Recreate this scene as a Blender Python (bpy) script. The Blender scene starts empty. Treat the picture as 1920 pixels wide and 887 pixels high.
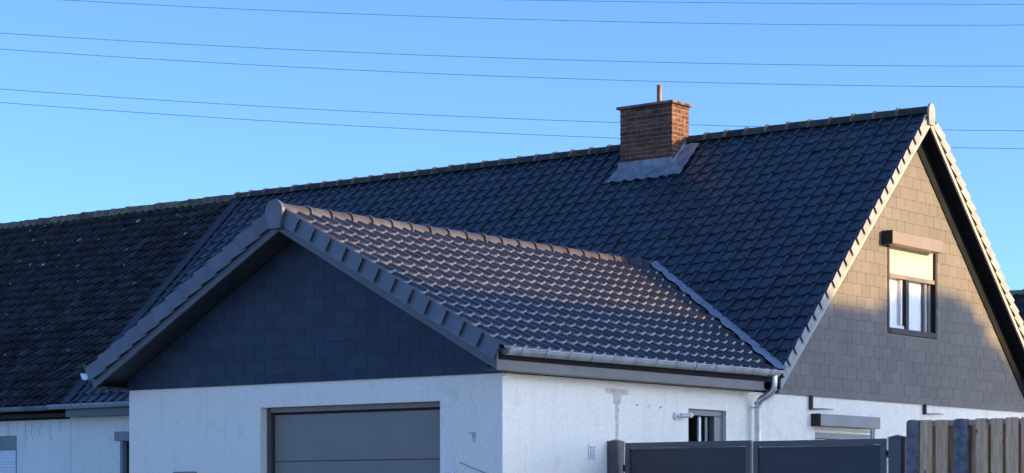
import bpy, bmesh, math, random
from mathutils import Vector, Matrix
from mathutils.geometry import tessellate_polygon

random.seed(7)
sc = bpy.context.scene
col = sc.collection
R = math.radians

# ------------------------------------------------------------------ camera
YAW, FPX = 0.66628, 3989.7
EYE = Vector((14.354, -18.090, 1.6))
cam = bpy.data.cameras.new('camera')
camo = bpy.data.objects.new('camera', cam)
col.objects.link(camo)
camo.location = EYE
camo.rotation_euler = (R(90), 0, YAW)
cam.sensor_width = 36.0
cam.lens = FPX / 1920 * 36
cam.shift_y = (939.8 - 443.5) / 1920
cam.clip_start = 0.1
cam.clip_end = 4000
sc.camera = camo

# ------------------------------------------------------------------ sky, sun, exposure
SUN = Vector((1.0, 0.48, 0.20)).normalized()
el = math.asin(SUN.z)
w = bpy.data.worlds.new('World')
sc.world = w
w.use_nodes = True
nt = w.node_tree
sky = nt.nodes.new('ShaderNodeTexSky')
sky.sky_type = 'NISHITA'
sky.sun_disc = False
sky.sun_elevation = el
sky.sun_rotation = math.atan2(SUN.x, SUN.y)
sky.altitude = 50
sky.air_density = 0.42
sky.dust_density = 1.15
sky.ozone_density = 3.7
nt.links.new(sky.outputs[0], nt.nodes['Background'].inputs[0])
nt.nodes['Background'].inputs[1].default_value = 0.1
sun = bpy.data.lights.new('sun', 'SUN')
sun.energy = 2.0
sun.color = (1.0, 0.62, 0.20)
sun.angle = R(0.5)
suno = bpy.data.objects.new('sun', sun)
col.objects.link(suno)
suno.rotation_euler = (-SUN).to_track_quat('-Z', 'Y').to_euler()
suno.location = (30, 20, 30)
sc.view_settings.view_transform = 'Standard'
sc.view_settings.look = 'None'
sc.view_settings.gamma = 1
sc.view_settings.exposure = 2.34

FWD = Vector((-math.sin(YAW), math.cos(YAW), 0))
RGT = Vector((math.cos(YAW), math.sin(YAW), 0))


def px(p):
    d = Vector(p) - EYE
    f = d.dot(FWD)
    return 960 + FPX * d.dot(RGT) / f, 939.8 - FPX * d.z / f, f


# ------------------------------------------------------------------ materials
def mat(name, c, rough=0.7, *a, streak=0.0, **k):
    m = mat0(name, c, rough, *a, **k)
    if streak:
        n, l = m.node_tree.nodes, m.node_tree.links
        b = n['Principled BSDF']
        src = b.inputs['Base Color'].links[0].from_socket
        geo, mp, t, r, x = [n.new('ShaderNode' + q) for q in ('NewGeometry', 'Mapping', 'TexNoise', 'MapRange', 'Mix')]
        mp.inputs['Scale'].default_value = (5, 5, .55)
        t.inputs['Scale'].default_value = 1.6
        t.inputs['Detail'].default_value = 7
        r.inputs[1].default_value = .52
        r.inputs[2].default_value = .72
        r.inputs[3].default_value = 1
        r.inputs[4].default_value = 1 - streak
        x.data_type = 'RGBA'
        x.blend_type = 'MULTIPLY'
        x.inputs[0].default_value = 1
        l.new(geo.outputs['Position'], mp.inputs[0])
        l.new(mp.outputs[0], t.inputs['Vector'])
        l.new(t.outputs['Fac'], r.inputs[0])
        l.new(src, x.inputs[6])
        l.new(r.outputs[0], x.inputs[7])
        l.new(x.outputs[2], b.inputs['Base Color'])
    return m


def mat0(name, c, rough=0.7, var=0.0, scale=3.0, bump=0.0, bscale=40.0, metal=0.0, spec=0.5, rnd=0.0,
        second=None, sfac=0.5, sscale=2.0, stretch=(1, 1, 1), rvar=0.0):
    m = bpy.data.materials.new(name)
    m.use_nodes = True
    n, l = m.node_tree.nodes, m.node_tree.links
    b = n['Principled BSDF']
    b.inputs['Roughness'].default_value = rough
    b.inputs['Metallic'].default_value = metal
    b.inputs['Specular IOR Level'].default_value = spec
    geo = n.new('ShaderNodeNewGeometry')
    mp = n.new('ShaderNodeMapping')
    mp.inputs['Scale'].default_value = stretch
    l.new(geo.outputs['Position'], mp.inputs[0])

    def noise(sca, det=6, dis=0.0):
        t = n.new('ShaderNodeTexNoise')
        t.inputs['Scale'].default_value = sca
        t.inputs['Detail'].default_value = det
        t.inputs['Distortion'].default_value = dis
        l.new(mp.outputs[0], t.inputs['Vector'])
        return t.outputs['Fac']

    def mix(a, bb, fac, mode='MIX'):
        x = n.new('ShaderNodeMix')
        x.data_type = 'RGBA'
        x.blend_type = mode
        for i, v in ((6, a), (7, bb)):
            if isinstance(v, tuple):
                x.inputs[i].default_value = (*v[:3], 1)
            else:
                l.new(v, x.inputs[i])
        if isinstance(fac, float):
            x.inputs[0].default_value = fac
        else:
            l.new(fac, x.inputs[0])
        return x.outputs[2]

    def ramp(src, lo, hi):
        r = n.new('ShaderNodeMapRange')
        r.inputs[1].default_value = lo
        r.inputs[2].default_value = hi
        r.interpolation_type = 'SMOOTHSTEP'
        l.new(src, r.inputs[0])
        return r.outputs[0]

    cur = tuple(c)
    if var:
        d = tuple(x * (1 - var) for x in c)
        u = tuple(min(1, x * (1 + var)) for x in c)
        cur = mix(d, u, ramp(noise(scale), 0.3, 0.7))
    if second:
        cur = mix(cur, tuple(second), ramp(noise(sscale, 9, .4), 1 - sfac, 1 - sfac + 0.12))
    if rnd:
        oi = n.new('ShaderNodeObjectInfo')
        mr = n.new('ShaderNodeMapRange')
        mr.inputs[3].default_value = 1 - rnd
        mr.inputs[4].default_value = 1 + rnd
        l.new(oi.outputs['Random'], mr.inputs[0])
        cb = n.new('ShaderNodeCombineColor')
        for i in range(3):
            l.new(mr.outputs[0], cb.inputs[i])
        cur = mix(cur, cb.outputs[0], 1.0, 'MULTIPLY')
    if isinstance(cur, tuple):
        b.inputs['Base Color'].default_value = (*cur, 1)
    else:
        l.new(cur, b.inputs['Base Color'])
    if rvar:
        mr = n.new('ShaderNodeMapRange')
        mr.inputs[3].default_value = rough - rvar
        mr.inputs[4].default_value = rough + rvar
        l.new(noise(scale * 2.3), mr.inputs[0])
        l.new(mr.outputs[0], b.inputs['Roughness'])
    if bump:
        bp = n.new('ShaderNodeBump')
        bp.inputs['Strength'].default_value = 1
        bp.inputs['Distance'].default_value = bump
        l.new(noise(bscale, 4), bp.inputs['Height'])
        l.new(bp.outputs[0], b.inputs['Normal'])
    return m


M = {}
M['tile'] = mat('engobed_black_tile', (.033, .047, .067), .28, .25, 5, .0010, 30, rnd=.13, rvar=.05, spec=.6)
M['tile2'] = mat('engobed_anthracite_tile', (.027, .025, .029), .26, .3, 5, .0008, 30, rnd=.15, rvar=.04, spec=.9)
M['strip'] = mat('dark_joint_strip', (.020, .027, .038), .6, .3, 5)
M['verge'] = mat('verge_tile_face', (.088, .110, .138), .5, .15, 4, .001, 60, rnd=.10)
M['verge_light'] = mat('verge_tile_pale', (.25, .255, .26), .6, .16, 4, .001, 60, rnd=.08)
M['ridge2'] = mat('garage_ridge_tile', (.068, .064, .070), .32, .2, 6, .001, 40, rnd=.15)
M['ridge_moss'] = mat('mossy_ridge', (.040, .041, .036), .9, .4, 9, .006, 50, rnd=.2,
                      second=(.048, .070, .026), sfac=.5, sscale=7)
M['ridge_nose'] = mat('ridge_collar', (.13, .115, .095), .8, .4, 12, .004, 50, second=(.06, .07, .035), sfac=.5, sscale=11)
M['ridge_old'] = mat('old_mossy_ridge', (.115, .10, .07), .95, .4, 9, .012, 40, rnd=.25,
                     second=(.17, .165, .075), sfac=.55, sscale=6)
M['oldtile'] = mat('weathered_clay_tile', (.028, .029, .034), .95, .45, 4, .006, 45, rnd=.35, spec=.25,
                   second=(.075, .07, .055), sfac=.36, sscale=9)
M['lichen'] = mat('pale_lichen', (.27, .27, .235), .95, .3, 30, .004, 80, second=(.22, .23, .16), sfac=.4, sscale=25)
M['deck'] = mat('roof_underlay', (.02, .02, .022), .9, .2, 4)
M['moss'] = mat('green_moss', (.07, .07, .035), 1.0, .4, 18, .02, 60)
M['stucco'] = mat('white_stucco', (.87, .835, .72), .92, .05, 26, .0045, 75, second=(.80, .77, .66), sfac=.42, sscale=3.4, streak=.06)
M['stucco_n'] = mat('white_stucco_neighbour', (.86, .83, .73), .92, .05, 1.2, .004, 60, streak=.08)
M['patch'] = mat('bare_render', (.58, .545, .47), .95, .2, 14, .006, 60)
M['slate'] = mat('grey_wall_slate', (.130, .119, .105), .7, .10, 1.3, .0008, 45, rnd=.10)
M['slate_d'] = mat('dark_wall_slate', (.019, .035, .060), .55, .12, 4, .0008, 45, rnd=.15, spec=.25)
M['membrane'] = mat('slate_membrane', (.03, .03, .033), .9, .2, 4)
M['hook'] = mat('slate_hook_steel', (.07, .07, .075), .6)
M['grey'] = mat('grey_coated_trim', (.115, .115, .112), .5, .10, 3, .0008, 50, rvar=.06)
M['grey_f'] = mat('slate_grey_barge', (.072, .086, .104), .5, .10, 3, .0008, 50, rvar=.06)
M['barge_l'] = mat('pale_barge_board', (.33, .32, .30), .6, .10, 3, .001, 40)
M['soffit'] = mat('dark_soffit_board', (.018, .024, .031), .6, .2, 3, .001, 40)
M['soffit_m'] = mat('black_soffit_board', (.012, .014, .017), .8, .2, 3, .001, 40, spec=.06)
M['zinc'] = mat('zinc_gutter', (.37, .41, .43), .36, .14, 5, .0008, 30, metal=.4, rvar=.08)
M['zinc_old'] = mat('aged_zinc', (.22, .25, .27), .6, .25, 5, .001, 30, metal=.5)
M['zinc_new'] = mat('bright_zinc', (.66, .69, .70), .34, .10, 9, .0006, 22, metal=.9, rvar=.08)
M['seam'] = mat('gutter_bracket_zinc', (.16, .18, .19), .5, metal=.6)
M['lead'] = mat('lead_flashing', (.22, .24, .26), .55, .3, 7, .004, 18, metal=.2, second=(.32, .33, .34), sfac=.42, sscale=6)
M['lead_v'] = mat('blue_grey_valley_lead', (.24, .29, .37), .5, .2, 5, .006, 14, metal=.2)
M['brick'] = mat('red_brown_brick', (.135, .054, .029), .9, .35, 14, .004, 70, rnd=.38, second=(.085, .042, .028), sfac=.46, sscale=5)
M['mortar'] = mat('chimney_mortar', (.25, .20, .165), .95, .25, 9, .005, 60)
M['cap'] = mat('chimney_cap_concrete', (.20, .15, .12), .95, .35, 10, .008, 40, second=(.05, .05, .03), sfac=.5, sscale=5)
M['flue'] = mat('rusty_flue_pipe', (.20, .11, .08), .6, .3, 12, metal=.3)
M['door'] = mat('grey_garage_door', (.185, .168, .145), .42, .05, 2, .0006, 120)
M['door_frame'] = mat('garage_door_frame', (.075, .085, .08), .45, .1, 3)
M['black'] = mat('black_rubber', (.008, .008, .009), .7)
M['interior'] = mat('dark_room', (.012, .012, .014), .95)
M['box'] = mat('shutter_box_grey', (.20, .205, .205), .5, .08, 3)
M['box_u'] = mat('shutter_box_bronze', (.16, .125, .10), .5, .08, 3)
M['box_side'] = mat('shutter_box_dark_end', (.035, .028, .027), .6)
M['frame_b'] = mat('dark_brown_frame', (.03, .023, .024), .6, spec=.3)
M['frame_g'] = mat('anthracite_frame', (.16, .165, .17), .45)
M['frame_w'] = mat('white_sash', (.72, .74, .76), .45)
M['shut'] = mat('ivory_shutter_slats', (.80, .77, .66), .5, .03, 3)
M['shut_u'] = mat('sunlit_shutter_slats', (.62, .57, .43), .5, .03, 3)  # same slats as the lower shutter, recoloured for their look in sunlight
M['shut_w'] = mat('white_shutter_slats', (.76, .77, .78), .5, .03, 3)
M['curtain'] = mat('white_net_curtain', (.93, .93, .90), .9, .03, 9)
M['gate'] = mat('gate_frame_grey', (.085, .087, .094), .42, .08, 3, .0005, 120)
M['gate_p'] = mat('gate_panel_anthracite', (.028, .034, .044), .5, .1, 2, .0005, 120)
M['post'] = mat('gate_post_grey', (.075, .075, .082), .45, .1, 3)
M['concrete_b'] = mat('bluish_concrete_post', (.15, .155, .17), .9, .3, 12, .004, 60)
M['fixture'] = mat('pale_grey_plastic', (.50, .51, .52), .4)
M['wire'] = mat('power_cable', (.06, .13, .25), .7, spec=.2)
M['plastic'] = mat('white_plastic', (.74, .75, .76), .4)
M['rust'] = mat('brown_painted_steel', (.06, .045, .045), .6, .2, 8)
M['bark'] = mat('bark', (.07, .05, .035), .95, .3, 8, .01, 30)
M['leaf'] = mat('dark_green_leaf', (.05, .075, .025), .8, .3, 4)
M['ground'] = mat('bounce_gravel_ground', (.44, .395, .31), .95, .15, .6, .02, 12, second=(.38, .34, .26), sfac=.45, sscale=.4)  # out-of-view ground, coloured pale to bounce light up the walls
M['pavers'] = mat('bounce_concrete_paving', (.44, .40, .33), .9, .15, 3, .004, 70)  # unseen drive, made pale so it throws light on the garage front
M['asphalt'] = mat('worn_grey_asphalt', (.14, .135, .125), .95, .2, 3, .005, 70)


def wood_mat():
    m = mat('weathered_pine', (.62, .41, .24), .85, .22, 3, .002, 40, rnd=.14, stretch=(9, 9, 1),
            second=(.46, .30, .175), sfac=.40, sscale=1.6)
    n, l = m.node_tree.nodes, m.node_tree.links
    b = n['Principled BSDF']
    src = b.inputs['Base Color'].links[0].from_socket
    geo = n.new('ShaderNodeNewGeometry')
    mp = n.new('ShaderNodeMapping')
    mp.inputs['Scale'].default_value = (7, 7, 4.2)
    l.new(geo.outputs['Position'], mp.inputs[0])
    v = n.new('ShaderNodeTexVoronoi')
    v.inputs['Scale'].default_value = 1.15
    l.new(mp.outputs[0], v.inputs['Vector'])
    r = n.new('ShaderNodeMapRange')
    r.inputs[1].default_value = .06
    r.inputs[2].default_value = .15
    l.new(v.outputs['Distance'], r.inputs[0])
    x = n.new('ShaderNodeMix')
    x.data_type = 'RGBA'
    x.inputs[6].default_value = (.20, .125, .075, 1)
    l.new(r.outputs[0], x.inputs[0])
    l.new(src, x.inputs[7])
    l.new(x.outputs[2], b.inputs['Base Color'])
    return m


M['wood'] = wood_mat()


def glass_mat():
    m = bpy.data.materials.new('window_glass')
    m.use_nodes = True
    n, l = m.node_tree.nodes, m.node_tree.links
    n.remove(n['Principled BSDF'])
    t, g = n.new('ShaderNodeBsdfTransparent'), n.new('ShaderNodeBsdfGlossy')
    g.inputs['Roughness'].default_value = .02
    f = n.new('ShaderNodeFresnel')
    f.inputs[0].default_value = 1.7
    x = n.new('ShaderNodeMixShader')
    l.new(f.outputs[0], x.inputs[0])
    l.new(t.outputs[0], x.inputs[1])
    l.new(g.outputs[0], x.inputs[2])
    l.new(x.outputs[0], n['Material Output'].inputs[0])
    return m


M['glass'] = glass_mat()

# ------------------------------------------------------------------ object helpers
WPOS = {}      # world position of every parent's origin (no parent is rotated)


def tag(o, label=None, cat=None, group=None, kind=None):
    if label: o['label'] = label
    if cat: o['category'] = cat
    if group: o['group'] = group
    if kind: o['kind'] = kind
    return o


def empty(name, loc, label, cat, group=None):
    o = bpy.data.objects.new(name, None)
    o.empty_display_size = .3
    col.objects.link(o)
    o.location = loc
    WPOS[o] = Vector(loc)
    return tag(o, label, cat, group)


def put(name, me, parent, loc=(0, 0, 0), rot=None):
    """link mesh data as an object whose origin sits at world LOC (rot: 3x3 matrix)"""
    o = bpy.data.objects.new(name, me)
    col.objects.link(o)
    base = WPOS[parent] if parent else Vector((0, 0, 0))
    if parent: o.parent = parent
    mw = Matrix.Translation(Vector(loc) - base)
    if rot is not None:
        mw = mw @ rot.to_4x4()
    o.matrix_local = mw
    WPOS[o] = Vector(loc)
    return o


class MB:
    def __init__(s):
        s.v, s.f, s.sm, s.mi = [], [], [], []
        s.cur = 0

    def face(s, pts, smooth=False):
        i = len(s.v)
        s.v += [Vector(p) for p in pts]
        s.f.append(list(range(i, i + len(pts))))
        s.sm.append(smooth)
        s.mi.append(s.cur)

    def grid(s, rows, smooth=True, flip=False):
        i = len(s.v)
        n = len(rows[0])
        for r in rows: s.v += [Vector(p) for p in r]
        for a in range(len(rows) - 1):
            for b in range(n - 1):
                q = [i + a * n + b, i + a * n + b + 1, i + (a + 1) * n + b + 1, i + (a + 1) * n + b]
                s.f.append(q[::-1] if flip else q)
                s.sm.append(smooth)
                s.mi.append(s.cur)

    def obox(s, o, U, V, N, u, v, n):
        o = Vector(o)
        P = lambda a, b, c: o + U * a + V * b + N * c
        p = [P(a, b, c) for c in n for b in v for a in u]
        i = len(s.v)
        s.v += p
        for q in ((0, 2, 3, 1), (4, 5, 7, 6), (0, 1, 5, 4), (2, 6, 7, 3), (0, 4, 6, 2), (1, 3, 7, 5)):
            s.f.append([i + k for k in q])
            s.sm.append(False)
            s.mi.append(s.cur)

    def box(s, x, y, z):
        s.obox((0, 0, 0), Vector((1, 0, 0)), Vector((0, 1, 0)), Vector((0, 0, 1)), x, y, z)

    def prism(s, poly, fn, a, b, holes=()):
        """poly (and holes): 2D outlines; fn(u,v,d): 3D; extruded from depth a to b"""
        loops = [list(poly)] + [list(h) for h in holes]
        flat = [p for lp in loops for p in lp]
        tris = tessellate_polygon([[Vector((p[0], p[1], 0)) for p in lp] for lp in loops])
        i = len(s.v)
        n = len(flat)
        s.v += [Vector(fn(p[0], p[1], a)) for p in flat] + [Vector(fn(p[0], p[1], b)) for p in flat]
        fs = []
        for t in tris:
            fs.append([i + k for k in t])
            fs.append([i + n + k for k in reversed(t)])
        k = 0
        for lp in loops:
            m = len(lp)
            for j in range(m):
                p, q = k + j, k + (j + 1) % m
                fs.append([i + p, i + q, i + n + q, i + n + p])
            k += m
        s.f += fs
        s.sm += [False] * len(fs)
        s.mi += [s.cur] * len(fs)

    def tube(s, path, r, n=8, caps=True, smooth=True, closed_r=None):
        path = [Vector(p) for p in path]
        rows = []
        rr = r if isinstance(r, (list, tuple)) else [r] * len(path)
        t0 = (path[1] - path[0]).normalized()
        ref = Vector((0, 0, 1)) if abs(t0.z) < .9 else Vector((1, 0, 0))
        a = t0.cross(ref).normalized()
        for k, p in enumerate(path):
            t = (path[min(k + 1, len(path) - 1)] - path[max(k - 1, 0)]).normalized()
            a = (a - t * a.dot(t)).normalized()
            b = t.cross(a)
            rows.append([p + (a * math.cos(2 * math.pi * j / n) + b * math.sin(2 * math.pi * j / n)) * rr[k] for j in range(n)])
        i = len(s.v)
        for r_ in rows: s.v += r_
        for k in range(len(rows) - 1):
            for j in range(n):
                s.f.append([i + k * n + j, i + k * n + (j + 1) % n, i + (k + 1) * n + (j + 1) % n, i + (k + 1) * n + j])
                s.sm.append(smooth)
                s.mi.append(s.cur)
        if caps:
            s.face(rows[0][::-1])
            s.face(rows[-1])

    def mesh(s, name, mats, bevel=0.0, org=(0, 0, 0), merge=True, recalc=True):
        org = Vector(org)
        me = bpy.data.meshes.new(name)
        me.from_pydata([tuple(v - org) for v in s.v], [], s.f)
        for p, sm, mi in zip(me.polygons, s.sm, s.mi):
            p.use_smooth = sm
            p.material_index = mi
        for m in (mats if isinstance(mats, (list, tuple)) else [mats]): me.materials.append(m)
        if recalc or bevel:
            bm = bmesh.new()
            bm.from_mesh(me)
            if bevel:
                bmesh.ops.remove_doubles(bm, verts=bm.verts, dist=1e-5)
            if recalc: bmesh.ops.recalc_face_normals(bm, faces=bm.faces)
            if bevel:
                es = [e for e in bm.edges if len(e.link_faces) == 2 and e.calc_face_angle(0) > .6]
                bmesh.ops.bevel(bm, geom=es, offset=bevel, segments=1, affect='EDGES', clamp_overlap=True)
            bm.to_mesh(me)
            bm.free()
        return me

    def build(s, name, mats, parent=None, bevel=0.0, recalc=True):
        lo = Vector([min(v[i] for v in s.v) for i in range(3)])
        hi = Vector([max(v[i] for v in s.v) for i in range(3)])
        c = (lo + hi) / 2
        return put(name, s.mesh(name, mats, bevel, c, recalc=recalc), parent, c)


def boxpart(name, m, parent, x, y, z, bevel=0.004):
    b = MB()
    b.box(x, y, z)
    return b.build(name, m, parent, bevel)


def clip_poly(poly, planes):
    """keep a*x+b*y<=c"""
    for a, b, c in planes:
        out = []
        for i in range(len(poly)):
            p, q = poly[i], poly[(i + 1) % len(poly)]
            dp, dq = a * p[0] + b * p[1] - c, a * q[0] + b * q[1] - c
            if dp <= 0: out.append(p)
            if (dp < 0 < dq) or (dq < 0 < dp):
                t = dp / (dp - dq)
                out.append((p[0] + (q[0] - p[0]) * t, p[1] + (q[1] - p[1]) * t))
        poly = out
        if len(poly) < 3: return []
    return poly


def area(p):
    return abs(sum(p[i][0] * p[(i + 1) % len(p)][1] - p[(i + 1) % len(p)][0] * p[i][1] for i in range(len(p)))) / 2


# ------------------------------------------------------------------ ground
g = MB()
g.face([(-1500, -1500, 0), (1500, -1500, 0), (1500, 1500, 0), (-1500, 1500, 0)])
tag(g.build('ground', M['ground']), kind='structure')
g = MB()
g.face([(-4.6, -14, .004), (0.2, -14, .004), (0.2, -.02, .004), (-4.6, -.02, .004)])
tag(g.build('driveway', M['pavers']), kind='structure')
g = MB()
g.face([(-80, -21, .008), (80, -21, .008), (80, -14, .008), (-80, -14, .008)])
tag(g.build('road', M['asphalt']), kind='structure')

# ------------------------------------------------------------------ roof geometry
KM, SM = 0.9560, None             # main roof tiles: z = Z0M + KM*y  (front slope), ridge y=9.58
Z0M, RY = 7.20 - KM * 9.58, 9.58
KW = 0.536                        # garage roof tiles: z = 5.0 - KW*|x+3|
ZRW, RX = 5.0, -3.0
zm = lambda y: 7.20 - KM * abs(y - RY)
zw = lambda x: ZRW - KW * abs(x - RX)
nm = math.sqrt(1 + KM * KM)
nw = math.sqrt(1 + KW * KW)
Xv, Yv, Zv = Vector((1, 0, 0)), Vector((0, 1, 0)), Vector((0, 0, 1))
# frames (right, up-slope, normal)
F_FRONT = (Xv, Vector((0, 1, KM)) / nm, Vector((0, -KM, 1)) / nm)
F_BACK = (-Xv, Vector((0, -1, KM)) / nm, Vector((0, KM, 1)) / nm)
F_RIGHT = (Yv, Vector((-1, 0, KW)) / nw, Vector((KW, 0, 1)) / nw)
F_LEFT = (-Yv, Vector((1, 0, KW)) / nw, Vector((-KW, 0, 1)) / nw)


def frame3(F):
    return Matrix((F[0], F[1], F[2])).transposed()


def tile_rows(width, gauge, prof, thick=.026, lift=.024, over=.06, run=.019):
    """one interlocking roof tile in (right, up, normal): pan at the left, roll at the right"""
    us = [a * width for a, _ in prof]
    hs = [h for _, h in prof]
    L = gauge + over
    b = MB()
    pt = lambda i, v, dn=0: (us[i], v, hs[i] + lift * (1 - v / gauge) + dn)
    n = len(us)
    # slanted nose, rounded arris, top, right-hand edge
    b.grid([[pt(i, .0, -thick) for i in range(n)], [pt(i, run, -.003) for i in range(n)]])
    b.grid([[pt(i, run, -.003) for i in range(n)], [pt(i, run + .009, .0) for i in range(n)], [pt(i, .055) for i in range(n)], [pt(i, L) for i in range(n)]])
    e = lambda v, du, dn: (us[-1] + du, v, hs[-1] + lift * (1 - v / gauge) + dn)
    b.face([e(.0, .003, -.020), e(L, .003, -.020), e(L, 0, 0), e(.016, 0, -.002)])
    return b


PROF = [(0, .0), (.40, -.0005), (.58, .001), (.66, .006), (.73, .017), (.79, .0235), (.87, .026), (.95, .025), (.97, .023)]
PROF_M = [(0, .003), (.12, .0), (.36, -.0035), (.56, .0), (.66, .008), (.73, .021), (.79, .030), (.87, .033), (.94, .031), (.97, .027)]
PROF_OLD = [(0, .002), (.14, -.004), (.32, -.003), (.48, .006), (.60, .022), (.72, .032), (.86, .032), (.95, .024), (1.0, .016)]
tile_main = tile_rows(.2315, .2287, PROF_M, thick=.016, lift=.0235, run=.005).mesh('roof_tile', M['tile'], recalc=False)
tile_wing = tile_rows(.2065, .2775, PROF).mesh('garage_roof_tile', M['tile2'], recalc=False)
tile_old = tile_rows(.2200, .2300, PROF_OLD, thick=.016, lift=.036, run=.004).mesh('old_roof_tile', M['oldtile'], recalc=False)


def hidden(p):
    """is the point hidden from the street corner by the garage?"""
    p = Vector(p)
    d = EYE - p
    for k in range(2, 240):
        q = p + d * (k / 240.0)
        if q.y < -.5: break
        if -6.3 < q.x < .3 and q.y > -.4:
            if q.z < zw(q.x) - .05: return True
    return False


def lay_tiles(spots, me, parent, F, keep, jit=.0, tilt=0.0):
    """spots: world positions of tiles' lower left corners. The KEEP largest in view become objects, the rest one stuff part"""
    ranked = []
    for s in spots:
        c = s + F[0] * .1 + F[1] * .12
        x, y, f = px(c)
        vis = -20 < x < 1940 and -20 < y < 900 and F[2].dot(EYE - c) > 0
        if vis and hidden(c + F[2] * .06): vis = False
        ranked.append(((1.0 / f) if vis else 0.0, s))
    ranked.sort(key=lambda t: -t[0])
    B = frame3(F)
    rest = MB()
    mv = [v.co.copy() for v in me.vertices]
    mf = [list(p.vertices) for p in me.polygons]
    ms = [p.use_smooth for p in me.polygons]
    for i, (q, s) in enumerate(ranked):
        rot = B @ Matrix.Rotation(random.uniform(-tilt, tilt), 3, 'Z') @ Matrix.Rotation(random.uniform(-tilt, tilt), 3, 'X')
        loc = s + F[2] * random.uniform(-jit, jit) + F[1] * random.uniform(-jit, jit) * 2
        if i < keep and q > 0:
            put('roof_tile', me, parent, loc, rot)
        else:
            k = len(rest.v)
            rest.v += [rot @ v + loc for v in mv]
            rest.f += [[k + a for a in f] for f in mf]
            rest.sm += ms
            rest.mi += [0] * len(mf)
    if rest.v:
        o = rest.build('roof_tiles', me.materials[0], parent, recalc=False)
        tag(o, kind='stuff')


def verge_mesh(gauge, top, drop, m, proud=.042, side=1):
    """verge tile: side plate + top lip; u outward from the edge, v up slope, n normal"""
    b = MB()
    L = gauge + .035
    t = .005
    def P(u, v, n): return (side * (u + proud * (1 - v / L)), v, n + .012 * (1 - v / L))
    def slab(u0, u1, n0, n1):
        c = [P(u, v, n) for v in (0, L) for n in (n0, n1) for u in (u0, u1)]
        for q in ((0, 1, 3, 2), (4, 6, 7, 5), (0, 4, 5, 1), (2, 3, 7, 6), (0, 2, 6, 4), (1, 5, 7, 3)):
            b.face([c[k] for k in q])
    slab(0, t, -drop, top)
    b.cur = 1
    # rounded roll on the top
    arc = [(-.070, .002), (-.062, .026), (-.045, .036), (-.020, .036), (-.002, .030), (t, top)]
    b.grid([[P(a, 0, h) for a, h in arc], [P(a, L, h) for a, h in arc]])
    b.grid([[P(a, 0, h - .014) for a, h in arc], [P(a, 0, h) for a, h in arc]])
    return b.mesh('verge_tile', m)


def ridge_mesh(pitch, r0, r1, mats, skirt=.05, collar=.03, clen=.06):
    """half-round ridge tile along +v (length), nose at v=0; u across, n up"""
    b = MB()
    L = pitch + .05
    def ring(v, r, dz=0):
        pts = [(-r * 1.12, v, -skirt + dz)]
        for k in range(9):
            a = math.pi * (1 - k / 8)
            pts.append((r * math.cos(a), v, r * math.sin(a) * .92 + dz))
        pts.append((r * 1.12, v, -skirt + dz))
        return pts
    b.grid([ring(clen, r1), ring(L, r0)])
    b.cur = 1
    b.grid([ring(0, r1 - .01), ring(0, r1 + collar)], smooth=False)
    b.grid([ring(0, r1 + collar), ring(clen * .55, r1 + collar * .95), ring(clen, r1)])
    return b.mesh('ridge_tile', mats)


def ridge_line(name, me, parent, start, direction, pitch, n, jit=.004, tilt=.006):
    d = Vector(direction)
    B = Matrix((Vector((0, 0, 1)).cross(d) * -1, d, Zv)).transposed()
    out = []
    for k in range(n):
        p = Vector(start) + d * pitch * k + Vector((random.uniform(-jit, jit), random.uniform(-jit, jit), random.uniform(-jit, jit)))
        out.append(put(name, me, parent, p, B @ Matrix.Rotation(random.uniform(-tilt, tilt), 3, 'X')))
    return out


def slab(name, m, parent, poly, F, o, n0, n1):
    """poly in (u,v) of the frame"""
    b = MB()
    b.prism(poly, lambda u, v, d: Vector(o) + F[0] * u + F[1] * v + F[2] * d, n0, n1)
    return b.build(name, m, parent)


# ------------------------------------------------------------------ HOUSE
XG = -0.02                       # face of the gable wall, set back under the verge
G = lambda y: y
H = lambda z: z
house = empty('house', (-6.5, 9.6, 0), 'white house with a steep dark tiled roof, brick chimney and grey slate gable', 'house')
X1, XJ = .237, -13.72             # right verge, joint with the neighbour's roof
Y1 = 5.432                        # lower tile edge at the front eave
Y2 = 2 * RY - Y1
slope_len = (RY - Y1) * nm

# walls
b = MB()
ug = 6.96
gable_out = [(5.123, 0), (13.45, 0), (13.45, 3.05), (RY, ug - .15), (5.72, 3.05), (5.72, 2.996), (5.123, 2.996)]
WU = (G(8.71), G(10.235), H(3.965), H(5.225))   # upper window opening y0,y1,z0,z1
WL = (G(6.73), G(8.385), 1.15, H(2.60))      # lower window
rect = lambda q: [(q[0], q[2]), (q[1], q[2]), (q[1], q[3]), (q[0], q[3])]
b.prism(gable_out, lambda u, v, d: (d, u, v), XG - .28, XG, [rect(WU), rect(WL)])
gw = b.build('gable_wall', M['stucco'], house)
b = MB()
WF = (-12.70, -10.9, .95, 2.60)
b.prism([(-13.94, 0), (-.25, 0), (-.25, 3.1), (-13.94, 3.1)], lambda u, v, d: (u, d, v), 5.75, 6.0, [rect(WF)])
b.build('front_wall', M['stucco'], house)
boxpart('back_wall', M['stucco'], house, (-13.94, -.25), (13.2, 13.45), (0, 3.1), 0)
boxpart('floor_slab', M['interior'], house, (-13.9, -.26), (6.01, 13.19), (2.62, 2.80), 0)
boxpart('party_wall', M['interior'], house, (-13.94, -13.74), (6.01, 13.19), (0, 2.61), 0)

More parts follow.
